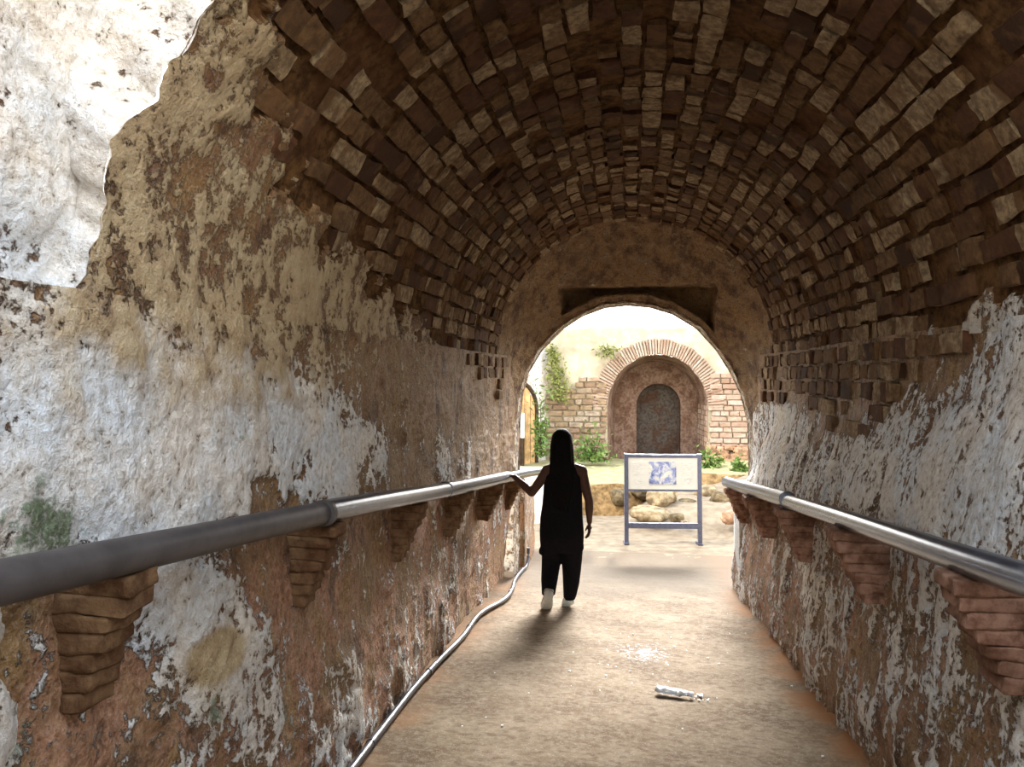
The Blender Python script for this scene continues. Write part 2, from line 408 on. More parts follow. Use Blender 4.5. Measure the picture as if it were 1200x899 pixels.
for j in range(-9, n_c+7):
    if 0 <= j < n_c:
        ang = (j+.5)*180/n_c
    y = random.uniform(1.6, 1.9)
    while y < 7.75:
        L = random.choice([.08, .10, .12, .14, .16, .19, .22, .27])*random.uniform(.9, 1.1)
        yc = y+L/2; y += L+random.uniform(.008, .02)
        if 0 <= j < n_c:
            if y-L < float(mouth(ang)): continue
            e = 180-ang
            if e < plaster_edge(yc)+random.uniform(-5, 7): continue
            if ang < np.interp(yc, [1.6, 3.0, 4], [9, 5, -3])+random.uniform(-2, 5): continue
            if yc > 7.6: continue
            an = math.radians(ang+random.uniform(-.3, .3)); o = Vector((R*math.cos(an), yc, ZC+R*math.sin(an)))
            ez = Vector((-math.cos(an), 0, -math.sin(an))); ex = Vector((-math.sin(an), 0, math.cos(an)))
        else:
            left = j >= n_c
            k = (j-n_c if left else -1-j)
            z = ZC-(k+.5)*course
            hh = z+S*yc
            lim = np.interp(yc, [2.0, 2.76, 3.3, 4.3, 5.2, 7.0, 7.7], [2.3, 2.05, 1.82, 1.56, 1.62, 1.86, 2.0]) if not left else np.interp(yc, [4.5, 5.6, 7.5], [3, 2.15, 1.95])  # right-hand limit reuses the partly painted light edge of the wall
            if hh < lim+random.uniform(-.05, .14): continue
            
            X = float((xl if left else xr)(yc, hh))+(.024 if left else -.024)
            o = Vector((X, yc, z)); ez = Vector((1 if left else -1, 0, 0)); ex = Vector((0, 0, 1))
        if random.random() < .14: continue
        bg = big_at(o)
        h = random.uniform(.000, .017)-.006
        o = o-ez*(.005)+ez*(.021*bg)
        brick_box(bm, o, ex, Vector((0, 1, 0)), ez, course*.5-random.uniform(.004, .016), L/2-random.uniform(0, .008), h+.004, .010)
ob = bm.build('brickwork', 'brick', ceiling, smooth=False); weather(ob, 2, .011, 20)

# end of the vault: it closes down on the exit arch ------------------
def resample(pts, n):
    pts = np.array(pts, float); d = np.r_[0, np.cumsum(np.linalg.norm(np.diff(pts, axis=0), axis=1))]
    t = np.linspace(0, d[-1], n); return np.stack([np.interp(t, d, pts[:, i]) for i in range(2)], -1)
open_half = [(1.28, -.95), (1.28, .3), (1.265, .88), (1.19, 1.2), (1.07, 1.45), (.93, 1.68), (.72, 1.92), (.45, 2.09), (.2, 2.17), (-.05, 2.195), (-.3, 2.17), (-.55, 2.08), (-.78, 1.93), (-1.02, 1.69), (-1.17, 1.44), (-1.235, 1.2), (-1.27, .88), (-1.275, .3), (-1.275, -.95)]
ringB = resample(open_half[2:-2], 180)
aa = np.linspace(0, math.pi, 80)
ringA = resample([(1.36, .95)]+[(R*math.cos(a), ZC+R*math.sin(a)) for a in aa]+[(-1.36, .95)], 180)
nt = 70; T = np.linspace(0, 1, nt)[None, :, None]
ringA = (ringA-np.array([0, 1.2]))*np.array([1.05, 1.05])+np.array([0, 1.2])
Pf = ringA[:, None, :]*(1-T**1.35)+ringB[:, None, :]*T**1.35
Yf = 7.44+.80*T[..., 0]**.85+0*Pf[..., 0]
slot = (np.abs(Pf[..., 0]-.06) < .80) & (Pf[..., 1] < 2.36) & (T[..., 0] < .90)
P3 = np.stack([Pf[..., 0], Yf, Pf[..., 1]], -1)
nz = fbm(P3*np.array([3, 3, 3]), 4, off=21); nf = fbm(P3*14, 3, off=2)
cen = np.array([-.0, 1.2]); dirn = Pf-cen; dirn /= np.linalg.norm(dirn, axis=-1, keepdims=True)
k = (.030*nz+.012*nf)
P3[..., 0] += dirn[..., 0]*k; P3[..., 2] += dirn[..., 1]*k
P3[..., 1] += np.where(slot, .34, 0.0)
flare = grid_obj('wall_exit', P3, 'wall', {'plaster': .10+.3*nz, 'tan': .9+0*nz, 'moss': 0*nz, 'rust': 0*nz, 'streak': .1+0*nz}, flip=True); flare['kind'] = 'structure'
ring = resample(open_half, 260); yy = np.linspace(8.22, 8.62, 22)
Pr = np.stack([np.repeat(ring[:, None, 0], 22, 1), np.repeat(yy[None, :], 260, 0), np.repeat(ring[:, None, 1], 22, 1)], -1)
nz = fbm(Pr*np.array([4, 4, 4.]), 4, off=11); nf = fbm(Pr*16, 3, off=2)
dirn = np.stack([ring[:, 0], ring[:, 1]-np.clip(ring[:, 1], -1, 1.1)], -1); dirn /= np.linalg.norm(dirn, axis=1)[:, None]+1e-6
k = .03*nz+.012*nf+.012
Pr[..., 0] += dirn[:, None, 0]*k; Pr[..., 2] += dirn[:, None, 1]*k
o = grid_obj('reveal', Pr, 'wall', {'plaster': .5+.4*nz, 'tan': .6+0*nz, 'moss': 0*nz, 'rust': .3+0*nz, 'streak': .5+0*nz}, parent=flare, flip=True)
# outer face of the exit wall and near mouth face: bands from the arch outwards
def face_band(name, ring_in, y, grow, mat, attrs, parent, flip, nt=30, yjit=.03):
    n = len(ring_in); c = np.array([0, 1.0])
    T = np.linspace(0, 1, nt)[None, :, None]
    d = ring_in-c; out = c+d/np.linalg.norm(d, axis=1)[:, None]*(np.linalg.norm(d, axis=1)[:, None]+grow)
    Q = ring_in[:, None]*(1-T)+out[:, None]*T
    yv = np.broadcast_to(np.asarray(y)[:, None] if np.ndim(y) else y, Q.shape[:2])
    P = np.stack([Q[..., 0], yv, Q[..., 1]], -1).copy()
    nz = fbm(P*4, 4, off=31); P[..., 1] += yjit*nz*sstep(0, .12, T[..., 0])
    return grid_obj(name, P, mat, {kk: vv+(.35*nz if kk == 'plaster' else 0*nz) for kk, vv in attrs.items()}, parent=parent, flip=flip)
face_band('outer_face', ring, 8.60, 2.6, 'wall', {'plaster': .6, 'tan': .6, 'moss': 0, 'rust': .3, 'streak': .4}, flare, False)
am = np.linspace(-1, 181, 200)
rm = np.stack([R*np.cos(np.radians(am)), ZC+R*np.sin(np.radians(am))], -1)
face_band('mouth_face', rm, mouth(am)+.004, 1.5, 'wall', {'plaster': .85, 'tan': .1, 'moss': .1, 'rust': .3, 'streak': .3}, ceiling, True, 60, .08)

# open trench before the mouth ---------------------------------------
for side, nm, top in ((-1, 'wall_trench_left', 2.75), (1, 'wall_trench_right', 2.2)):
    ys = np.concatenate([np.linspace(-7, 1.0, 60)[:-1], np.linspace(1.0, 1.95, 90)]); zs = np.linspace(-.35, top, 220)
    Y, Z = np.meshgrid(ys, zs, indexing='ij'); H = Z+S*Y
    X = (xl if side < 0 else xr)(Y, np.maximum(H, 0)); X = X+side*.05*sstep(1.5, 1.7, Z)+side*.03*sstep(1.25, 1.5, Y)
    p = np.stack([X*.3, Y, Z], -1); bg = fbm(p*1.6, 4, off=13); md = fbm(p*6, 4, off=1); fn = fbm(p*18, 3, off=2)
    X = X-side*(.05*bg+.025*md+.010*fn)
    pl = .72+.45*bg+.3*md+.2*sstep(1.5, 2, H)
    moss = .95*blob(Y, H, 1.42, 1.83, .07, .12)+.5*blob(Y, H, 1.45, 1.25, .12, .14)
    o = grid_obj(nm, np.stack([X, Y, Z], -1), 'wall', {'plaster': pl, 'tan': .12+0*pl, 'moss': moss, 'rust': .6+0*pl, 'streak': .3+0*pl}, flip=(side > 0)); o['kind'] = 'structure'

# unseen vault added behind the camera to cut skylight; gap left before the mouth
ab = np.linspace(-1, 181, 120); yb = np.linspace(-7, -.35, 50); A2, Y2 = np.meshgrid(ab, yb, indexing='ij')
P = vault_pt(A2, Y2, .10); nz = fbm(P*2, 4, off=3); P[..., 1] += .12*nz*(Y2 > -.8)
o = grid_obj('ceiling_rear_added', P, 'wall', {'plaster': .6+.3*nz, 'tan': .6+0*nz, 'moss': 0*nz, 'rust': .3+0*nz, 'streak': .2+0*nz}, flip=True); o['kind'] = 'structure'
# floor ----------------------------------------------------------------
ys = np.concatenate([np.linspace(-7, 1.5, 40)[:-1], np.linspace(1.5, 9.5, 330), np.linspace(9.55, 10.2, 12)])
xs = np.linspace(-1.62, 1.62, 150)
X, Y = np.meshgrid(xs, ys, indexing='ij')
Z = -S*np.minimum(Y, 9.5)
p = np.stack([X, Y, 0*X], -1)
Z = Z+.010*fbm(p*1.6, 3)+.006*fbm(p*6, 4)+.003*fbm(p*22, 2)
Z += .05*sstep(.10, .0, np.minimum(X+1.33+.12*sstep(3, 7.5, Y), 1.12-X))*(1-sstep(8, 8.5, Y))
stain = sstep(.5, 1, np.exp(-((X-.10)/.26)**2-((Y-5.35)/.38)**2)+.6*np.exp(-((X-.05)/.14)**2-((Y-6.3)/.2)**2)+.4*np.exp(-((X+.2)/.12)**2-((Y-5.6)/.2)**2)+.5*np.exp(-((X-.28)/.12)**2-((Y-8.0)/.15)**2))
rim = np.maximum(sstep(.26, .0, 1.07-X+.1*fbm(p*3, 3)), .5*sstep(.30, .05, X+1.3+.1*fbm(p*3, 3)))
sand = sstep(6.8, 8.6, Y+.6*fbm(p*1.5, 3))
fl = grid_obj('floor', np.stack([X, Y, Z], -1), 'floor', {'stain': stain*1.1, 'rim': rim, 'sand': sand}); fl['kind'] = 'structure'
ZG = -S*9.5
# ------------------------------------------------------------------ corbels and rails
def corbel(side, y, w=.15, dark=False):
    mb = MB(); n = 7; hr = (1.168 if side < 0 else 1.125)-.055
    xin = -1.125 if side < 0 else .91
    for i in range(n):
        top = hr-i*.046; x_in = xin-(-side)*0+side*(i*.022+random.uniform(-.008, .008))
        wy = w/2+random.uniform(-.003, .003)
        x_out = (float(xl(y, top)) if side < 0 else float(xr(y, top)))+side*.06
        if side*(x_out-x_in) < .055: break
        z0, z1 = -S*y+top-.046, -S*y+top
        a = (min(x_in, x_out), y-wy, z0); b = (max(x_in, x_out), y+wy, z1)
        mb.box(a, b, bev=.005)
        if i < n-1: mb.box((a[0]+.012, a[1]+.012, z0-.012), (b[0]-.012, b[1]-.012, z0+.002)) if False else None
    o = mb.build('corbel', 'corbel_brown' if side < 0 else 'corbel', wall_left if side < 0 else wall_right, smooth=False); weather(o, 3, .015, 13); return o
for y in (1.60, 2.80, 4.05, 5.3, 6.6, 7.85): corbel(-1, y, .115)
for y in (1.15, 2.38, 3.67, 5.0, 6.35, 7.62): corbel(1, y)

def rail_pts(x, h, y0, y1, step=.25, wob=.006, curve=None):
    n = max(2, int((y1-y0)/step)); out = []
    for i in range(n+1):
        y = y0+(y1-y0)*i/n
        c = curve(y) if curve else (0, 0)
        out.append((x+c[0]+wob*math.sin(y*2.1+x), y, -S*min(y, 9.5)+h+c[1]+wob*math.sin(y*1.3+2*x)))
    return out
hl = empty('handrail', (-1.16, 1.5, fz(1.5)), label='dark iron and steel pipe handrail along the left wall, held by the walking woman', cat='handrail')
hr_ = empty('handrail', (.97, 1.5, fz(1.5)), label='shiny grey metal handrail on stepped brick brackets along the right wall', cat='handrail')
def part(mb, name, mat, parent, smooth=True, auto=40):
    """builds in world space and hangs it under an unrotated empty"""
    l = parent.location; mb.v = [(a-l[0], b-l[1], c-l[2]) for a, b, c in mb.v]
    return mb.build(name, mat, parent, smooth, auto)
part(MB().tube(rail_pts(-1.16, 1.155, -1.5, 2.72, .15), .044, 20), 'pipe_section', 'iron', hl)['label'] = 'dark weathered near length of pipe'
part(MB().tube(rail_pts(-1.155, 1.160, 2.70, 4.6, .15), .046, 20), 'pipe_section', 'steel', hl)
part(MB().tube(rail_pts(-1.155, 1.163, 4.58, 6.98, .15), .050, 20), 'pipe_section', 'steel', hl)
part(MB().tube(rail_pts(-1.155, 1.155, 6.96, 9.6, .15), .046, 20), 'pipe_section', 'steel', hl)
for y in (2.71, 4.59, 6.97):
    part(MB().tube([(-1.157, y-.012, -S*(y-.012)+1.161), (-1.157, y+.012, -S*(y+.012)+1.161)], .0505, 20), 'coupling', 'iron', hl)
def flatrail(y0, y1, x, h, w, t):
    mb = MB(); rings = []
    prof = [(-w, -t), (w, -t), (w, t*.4), (w*.75, t*.92), (-w*.45, t), (-w*.95, t*.55)]
    for q in rail_pts(x, h, y0, y1, .2, .004): rings.append([(q[0]+a, q[1], q[2]+b) for a, b in prof])
    return mb.loft(rings)
part(MB().tube(rail_pts(.975, 1.115, -1.2, 4.93, .15), .044, 20), 'pipe_section', 'steel', hr_)
part(MB().tube(rail_pts(.972, 1.128, 4.91, 7.95, .15), .052, 20), 'pipe_section', 'steel', hr_)
for y in (1.15, 2.42, 3.70, 5.02, 6.35, 7.62):
    part(MB().box((.95, y-.03, -S*y+1.062), (1.0, y+.03, -S*y+1.085), bev=.004), 'mounting_plate', 'iron', hr_, False)
# wall end blocks beyond the exit
def rough_block(name, a, b, mat, kind='structure', seed=0, amp=.02, parent=None, n=(10, 14, 14), attrs=None, slope=0):
    import bmesh
    bmm = bmesh.new(); bmesh.ops.create_cube(bmm, size=1); 
    bmesh.ops.subdivide_edges(bmm, edges=bmm.edges, cuts=n[0], use_grid_fill=True)
    V = np.array([v.co for v in bmm.verts]); a = np.array(a); b = np.array(b)
    W = (V+.5)*(b-a)+a; W[:, 2] += slope*(W[:, 1]-a[1])
    d = np.stack([fbm(W*5, 4, off=seed+k*7) for k in range(3)], -1); W = W+amp*d
    for v, w in zip(bmm.verts, W): v.co = w
    me = bpy.data.meshes.new(name); bmm.to_mesh(me); bmm.free()
    if attrs:
        for k, v in attrs.items():
            at = me.attributes.new(k, 'FLOAT', 'POINT'); at.data.foreach_set('value', np.full(len(W), v, np.float32))
    o = link(name, me, mat, parent); o['kind'] = kind; return o
WA = {'plaster': .35, 'tan': .6, 'moss': 0., 'rust': .7, 'streak': .7}
rough_block('wall_curb', (-1.62, 9.0, -1.05), (-1.28, 10.0, .07), 'wall', slope=-.06, attrs=WA)
rough_block('wall_stub', (1.075, 7.80, -1.0), (1.42, 8.20, .30), 'wall', attrs={'plaster': .75, 'tan': .2, 'moss': .25, 'rust': .3, 'streak': .8}, seed=5, amp=.012)

# conduit along the left foot of the wall ------------------------------
cp = [(-1.16, 2.55), (-1.18, 3.0), (-1.21, 3.6), (-1.235, 4.2), (-1.235, 4.8), (-1.225, 5.4), (-1.255, 6.0), (-1.235, 6.35), (-1.17, 6.7), (-1.15, 7.0), (-1.17, 7.4), (-1.215, 7.8), (-1.235, 8.2), (-1.24, 8.6), (-1.235, 8.85)]
def smooth_path(pts, k=5):
    pts = [Vector(p) for p in pts]; out = []
    for i in range(len(pts)-1):
        p0, p1, p2, p3 = pts[max(i-1, 0)], pts[i], pts[i+1], pts[min(i+2, len(pts)-1)]
        for j in range(k):
            t = j/k
            out.append(.5*((2*p1)+(p2-p0)*t+(2*p0-5*p1+4*p2-p3)*t*t+(3*p1-p0-3*p2+p3)*t**3))
    return out+[pts[-1]]
hp = [(x, y, -S*y+.034) for x, y in cp]+[(-1.232, 8.98, -.80), (-1.232, 9.0, -.68)]
hose = empty('cable_conduit', (-1.2, 3, fz(3)), label='dark shiny cable conduit lying along the foot of the left wall', cat='cable')
part(MB().tube(smooth_path(hp), .019, 12), 'conduit', 'hose', hose)
for y in (3.35, 4.5, 5.7, 7.2):
    x = float(np.interp(y, [q[1] for q in cp], [q[0] for q in cp]))
    part(MB().tube([(x, y-.02, -S*(y-.02)+.034), (x, y+.02, -S*(y+.02)+.034)], .023, 12), 'sleeve', 'hose', hose)

# crushed plastic bottle and crumbs -------------------------------------
tb = NT('clear_crumpled_plastic', .15, .5); tb.b.inputs['Transmission Weight'].default_value = .55
tb.b.inputs['IOR'].default_value = 1.2
M['pet'] = tb.done((.80, .86, .93), tb.bump(tb.noise(60, 4, co=tb.objco()), .7, .01))
by = 4.44; bx = .24
bt = empty('plastic_bottle', (bx, by, fz(by)+.008), label='crushed clear plastic bottle lying on the tunnel floor', cat='bottle'); bt.rotation_euler = (0, 0, math.radians(-14))
secs = []
for i in range(15):
    t = i/14; x = -.10+.2*t; r = [.018, .031, .035, .034, .036, .030, .034, .028, .033, .036, .034, .030, .022, .013, .012][i]
    fl_ = .45+.15*math.sin(i*2.1)
    secs.append([(x+.004*math.sin(k*3+i), r*math.cos(2*math.pi*k/14)*1.05+.004*math.sin(i*1.7), .017+r*fl_*math.sin(2*math.pi*k/14)+.003*math.sin(k*2.2+i*1.3)) for k in range(14)])
MB().loft(secs).build('bottle_body', 'pet', bt)
M['cap'] = mat_simple('pale_cap', (.62, .68, .80), .4)
MB().tube([(.098, 0, .016), (.116, 0, .016)], .014, 16, ref=(0, 1, 0)).build('cap', 'cap', bt, auto=40)
mb = MB()
for _ in range(70):
    if random.random() < .6: x, y = random.gauss(.1, .35), random.gauss(5.3, .5)
    else: x, y = random.uniform(-.9, .95), random.uniform(3.6, 7.5)
    if random.random() < .2: x, y = random.gauss(.42, .05), random.gauss(4.42, .06)
    r = random.uniform(.0025, .007)*(1 if random.random() < .93 else 1.6)
    pts = [Vector((random.gauss(0, 1), random.gauss(0, 1), random.gauss(0, 1))).normalized() for _ in range(6)]
    c = Vector((x, y, fz(y)+.006))
    mb.hexa([tuple(c+Vector((sx*r*random.uniform(.6, 1.2), sy*r*random.uniform(.6, 1.2), sz*r*.5))) for sx, sy, sz in ((-1, -1, -1), (1, -1, -1), (1, 1, -1), (-1, 1, -1), (-1, -1, 1), (1, -1, 1), (1, 1, 1), (-1, 1, 1))])
tag(mb.build('grit', 'white', smooth=False), 'pale crumbs of plaster scattered over the tunnel floor', 'debris', kind='stuff')

# ------------------------------------------------------------------ courtyard
xs = np.linspace(-9, 9, 150); ys = np.linspace(9.5, 24, 120); X, Y = np.meshgrid(xs, ys, indexing='ij')
p = np.stack([X, Y, 0*X], -1)
Z = ZG-.004+.02*fbm(p*1.2, 4)*sstep(9.6, 10.6, Y)-.03*sstep(9.9, 9.5, Y)
Z += (.30*sstep(11.3, 12.6, Y)*sstep(-.2, .5, X))+.25*sstep(1.3, 2.6, X)*sstep(10, 12, Y)
gr = grid_obj('ground', np.stack([X, Y, Z], -1), 'sand'); gr['kind'] = 'structure'
xs = np.concatenate([np.linspace(-9, -1.62, 10), np.linspace(1.62, 9, 10)])
ZT = -.47; YB = 16.5
# grassy terrace with its ochre bank
xs = np.linspace(-4.2, 5.5, 150); tt = np.linspace(0, 1, 60)
X, T = np.meshgrid(xs, tt, indexing='ij')
front = 12.75+.25*fbm(np.stack([xs*.9, 0*xs, 0*xs], -1), 3)+1.6*sstep(-.05, .9, xs)
FY = front[:, None]
Y = np.where(T < .35, FY+.18*sstep(0, .35, T)*2, FY+.36+(T-.35)/.65*(YB+.6-FY-.36))
Z = ZG-.1+(ZT-ZG+.1)*sstep(0, .33, T)
p = np.stack([X, Y, Z], -1); d = fbm(p*2.5, 4, off=5)
Z = Z+.05*d*sstep(.05, .3, T)+.10*sstep(1.4, 2.6, X)*sstep(.35, .8, T); Y = Y-.10*fbm(p*3.5, 4, off=9)*(1-sstep(.35, .5, T))
ter = grid_obj('terrace', np.stack([X, Y, Z], -1), ['terrace', 'bank']); ter['kind'] = 'structure'
mi = np.repeat((tt[None, :-1] < .33), len(xs)-1, 0).reshape(-1).astype(np.int32); ter.data.polygons.foreach_set('material_index', mi)

# back wall with arched niche
AX = .55; AW = 1.06; ASP = .72
na_ = 60
arch = [(AX+AW, ZT-.25), (AX+AW, ZT+.6)]+[(AX+AW*math.cos(a), ASP+1.14*math.sin(a)) for a in np.linspace(0, math.pi, na_)]+[(AX-AW, ZT+.6), (AX-AW, ZT-.25)]
arch = resample(arch, 160)
def out_rect(pp):
    x0, x1, z1 = -1.95, 4.2, 2.42
    c = np.array([AX, .4]); d = pp-c
    r = []
    for q in d:
        s = min([(x1-c[0])/q[0] if q[0] > 1e-6 else 1e9, (x0-c[0])/q[0] if q[0] < -1e-6 else 1e9, (z1-c[1])/q[1] if q[1] > 1e-6 else 1e9, (-.9-c[1])/q[1] if q[1] < -1e-6 else 1e9])
        r.append(c+q*s)
    return np.array(r)
outr = out_rect(arch); T = np.linspace(0, 1, 50)[None, :, None]
Q = arch[:, None]*(1-T)+outr[:, None]*T
P = np.stack([Q[..., 0], YB+0*Q[..., 0], Q[..., 1]], -1)
nz = fbm(P*2, 4, off=17); P[..., 1] -= .05*nz*sstep(0, .1, T[..., 0]); P[..., 2] += .10*fbm(P*1.3, 3)*sstep(.8, 1, T[..., 0])*(P[..., 2] > 2)
wb = grid_obj('wall_back', P, 'yard_plaster', flip=False); wb['kind'] = 'structure'
def sweep(name, ringp, y0, y1, mat, parent, taper=0, amp=.02, n=14):
    yy = np.linspace(y0, y1, n); c = np.array([AX, ASP-.2]); t = np.linspace(0, 1, n)
    Q = c+(ringp[:, None]-c)*(1-taper*t)[None, :, None]; Q[..., 1] = np.where(ringp[:, None, 1] < ASP-.2, ringp[:, None, 1], Q[..., 1])
    P = np.stack([Q[..., 0], np.repeat(yy[None], len(ringp), 0), Q[..., 1]], -1)
    k = amp*fbm(P*5, 3, off=8); P[..., 0] += k; P[..., 2] += k
    return grid_obj(name, P, mat, parent=parent, flip=True), Q[:, -1]
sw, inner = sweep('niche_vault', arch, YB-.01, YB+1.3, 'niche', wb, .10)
# inner blind doorway
DX = .62; DW = .50; DS = .72
door = resample([(DX+DW, ZT-.25), (DX+DW, ZT+.5)]+[(DX+DW*math.cos(a), DS+.50*math.sin(a)) for a in np.linspace(0, math.pi, 40)]+[(DX-DW, ZT+.5), (DX-DW, ZT-.25)], 160)
Tn = np.linspace(0, 1, 20)[None, :, None]; inner = (inner-np.array([AX, .5]))*1.06+np.array([AX, .5]); Q = door[:, None]*(1-Tn)+inner[:, None]*Tn
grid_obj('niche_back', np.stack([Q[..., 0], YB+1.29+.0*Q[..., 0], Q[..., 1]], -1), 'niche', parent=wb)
AXs = AX
yy = np.linspace(YB+1.28, YB+1.7, 8)
Pd = np.stack([np.repeat(door[:, None, 0], 8, 1), np.repeat(yy[None], 160, 0), np.repeat(door[:, None, 1], 8, 1)], -1)
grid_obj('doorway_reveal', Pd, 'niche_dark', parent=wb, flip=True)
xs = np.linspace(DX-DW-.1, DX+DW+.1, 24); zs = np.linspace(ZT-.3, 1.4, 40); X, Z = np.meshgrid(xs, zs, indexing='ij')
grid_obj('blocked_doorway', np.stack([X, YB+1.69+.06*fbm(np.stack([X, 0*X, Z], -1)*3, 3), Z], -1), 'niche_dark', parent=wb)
# courses of brick on the yard walls
mb = MB(); c = .125
for j in range(15):
    z = ZT-.02+(j+.5)*c; x = -1.92+random.uniform(0, .15)
    while x < AX-AW-.04:
        L = random.uniform(.14, .34); xc = x+L/2
        top = 1.28-.25*sstep(-.9, -1.9, xc)+.1*math.sin(xc*5)
        L2 = min(L, AX-AW-.02-x)
        if z < top and L2 > .05:
            brick_box(mb, Vector((x+L2/2, YB-.02, z)), Vector((1, 0, 0)), Vector((0, 0, 1)), Vector((0, -1, 0)), L2/2, c/2-random.uniform(.008, .016), random.uniform(.03, .075), .012)
        x += L+.02
mb.build('brick_courses', 'yard_brick', wb, smooth=False)
mb = MB(); c = .115
for j in range(14):
    z = ZT+.32+(j+.5)*c; x = AX+AW+.02+random.uniform(0, .06)
    while x < 3.2:
        L = random.uniform(.16, .36)
        brick_box(mb, Vector((x+L/2, YB-.02, z)), Vector((1, 0, 0)), Vector((0, 0, 1)), Vector((0, -1, 0)), L/2, c/2-.008, random.uniform(.03, .06), .008)
        x += L+.015
    # reveal of the niche on the sunny side
    y = YB+.02
    while y < YB+1.1:
        L = random.uniform(.16, .3)
        if z < ASP+.1: brick_box(mb, Vector((AX+AW-.10*(y-YB)/1.3*AW+.0, y+L/2, z)), Vector((0, 1, 0)), Vector((0, 0, 1)), Vector((-1, 0, 0)), L/2, c/2-.008, random.uniform(.012, .03), .006)
        y += L+.015
mb.build('brick_pier', 'pale_brick', wb, smooth=False)
mb = MB()
for i in range(64):     # thin voussoirs round the arch
    a = math.pi*(i+.5)/64
    ez = Vector((0, -1, 0)); er = Vector((math.cos(a)*1.06, 0, math.sin(a)*1.14)).normalized(); et = Vector((-er.z, 0, er.x))
    cen = Vector((AX+AW*math.cos(a), YB-.02, ASP+1.14*math.sin(a)))+er*.17
    brick_box(mb, cen, et, er, ez, .022, .16+random.uniform(-.02, .02), random.uniform(.03, .075), .004)
mb.build('arch_ring', 'pale_brick', wb, smooth=False)
mb = MB()
for i in range(70):   # rubble footing on the right
    x = random.uniform(AX+AW+.0, 3.0); z = random.uniform(ZT-.15, ZT+.38)
    brick_box(mb, Vector((x, YB-.05, z)), Vector((1, 0, 0)), Vector((0, 0, 1)), Vector((0, -1, 0)), random.uniform(.05, .12), random.uniform(.04, .08), random.uniform(.03, .12), .03)
mb.build('rubble_footing', 'rock_red', wb, smooth=False)

# oblique wall on the left with an arched timber gate
W0 = Vector((-1.85, 16.5, 0)); W1 = Vector((-3.35, 14.6, 0)); wd = (W1-W0).normalized(); wn = Vector((-wd.y, wd.x, 0))
if wn.y > 0: wn = -wn
xs = np.linspace(-.1, 5.5, 80); zs = np.linspace(-1.1, 2.6, 60); A_, Z = np.meshgrid(xs, zs, indexing='ij')
P = np.stack([W0.x+wd.x*A_, W0.y+wd.y*A_, Z], -1); nz = fbm(P*2, 4, off=41)
P += np.array(wn)*(.07*nz)[..., None]; P[..., 2] += .1*nz*(Z > 2.4)
wo = grid_obj('wall_oblique', P, 'wall', {'plaster': .80+.2*nz, 'tan': .25+0*nz, 'moss': .55*np.exp(-((A_-.35)/.35)**2)*sstep(1.3, .0, Z), 'rust': .2+0*nz, 'streak': .4+0*nz}, flip=False); wo['kind'] = 'structure'
gate = empty('arched_gate', tuple(W0+wd*.78+Vector((0, 0, ZT))), label='arched orange timber gate with a dark curved frame in the oblique courtyard wall', cat='gate')
def wpt(a, z, o): return tuple(W0+wd*a+wn*o+Vector((0, 0, z)))
mb = MB(); a0 = .46
for i in range(7):
    aL, aR = a0+i*.165, a0+i*.165+.15
    zt = .72+.55*math.sqrt(max(0, 1-((aL+aR)/2-a0-.62)**2/.62**2)) if abs((aL+aR)/2-a0-.62) < .62 else .7
    q = [wpt(aL, ZT-.05, .06), wpt(aR, ZT-.05, .06), wpt(aR, ZT-.05, .12), wpt(aL, ZT-.05, .12), wpt(aL, zt, .06), wpt(aR, zt, .06), wpt(aR, zt, .12), wpt(aL, zt, .12)]
    b_ = MB().hexa(q); part(b_, 'board', 'wood', gate, False, None)
fr = [wpt(a0-.02, ZT-.05, .13), wpt(a0-.02, .2, .13)]+[wpt(a0+.62-.64*math.cos(t), .68+.62*math.sin(t), .13) for t in np.linspace(0, math.pi, 18)]+[wpt(a0+1.26, ZT-.05, .13)]
part(MB().tube(fr, .045, 10), 'frame', 'darkwood', gate)
post = empty('white_post', wpt(.98, ZT, .25), label='slim white post with a dark foot in front of the timber gate', cat='post')
part(MB().tube([wpt(.98, .1, .25), wpt(.98, .62, .25)], .05, 12), 'shaft', 'white', post)
part(MB().tube([wpt(.98, ZT-.03, .25), wpt(.98, .1, .25)], .045, 12), 'foot', 'darkwood', post)
rough_block('wall_parapet', (-3.4, 12.0, -1.1), (-1.36, 12.5, -.13), 'white', amp=.025, seed=9)

# rocks ------------------------------------------------------------------
def rock(x, y, z, r, label, seed, mat='rock'):
    import bmesh
    b = bmesh.new(); bmesh.ops.create_icosphere(b, subdivisions=4, radius=1)
    V = np.array([v.co for v in b.verts]); n = fbm(V*1.3, 4, off=seed*3.7); n2 = fbm(V*4, 3, off=seed)
    Vn = V*(1+.38*n+.10*n2)[:, None]
    Vn[:, 2] = np.where(Vn[:, 2] > .55, .55+(Vn[:, 2]-.55)*.5, Vn[:, 2])
    V2 = Vn*np.array(r)
    for v, w in zip(b.verts, V2): v.co = w
    me = bpy.data.meshes.new('rock'); b.to_mesh(me); b.free()
    o = link('rock', me, mat); o.location = (x, y, z); o.rotation_euler = (0, 0, seed*1.3)
    return tag(o, label, 'rock', 'rocks at the foot of the terrace')
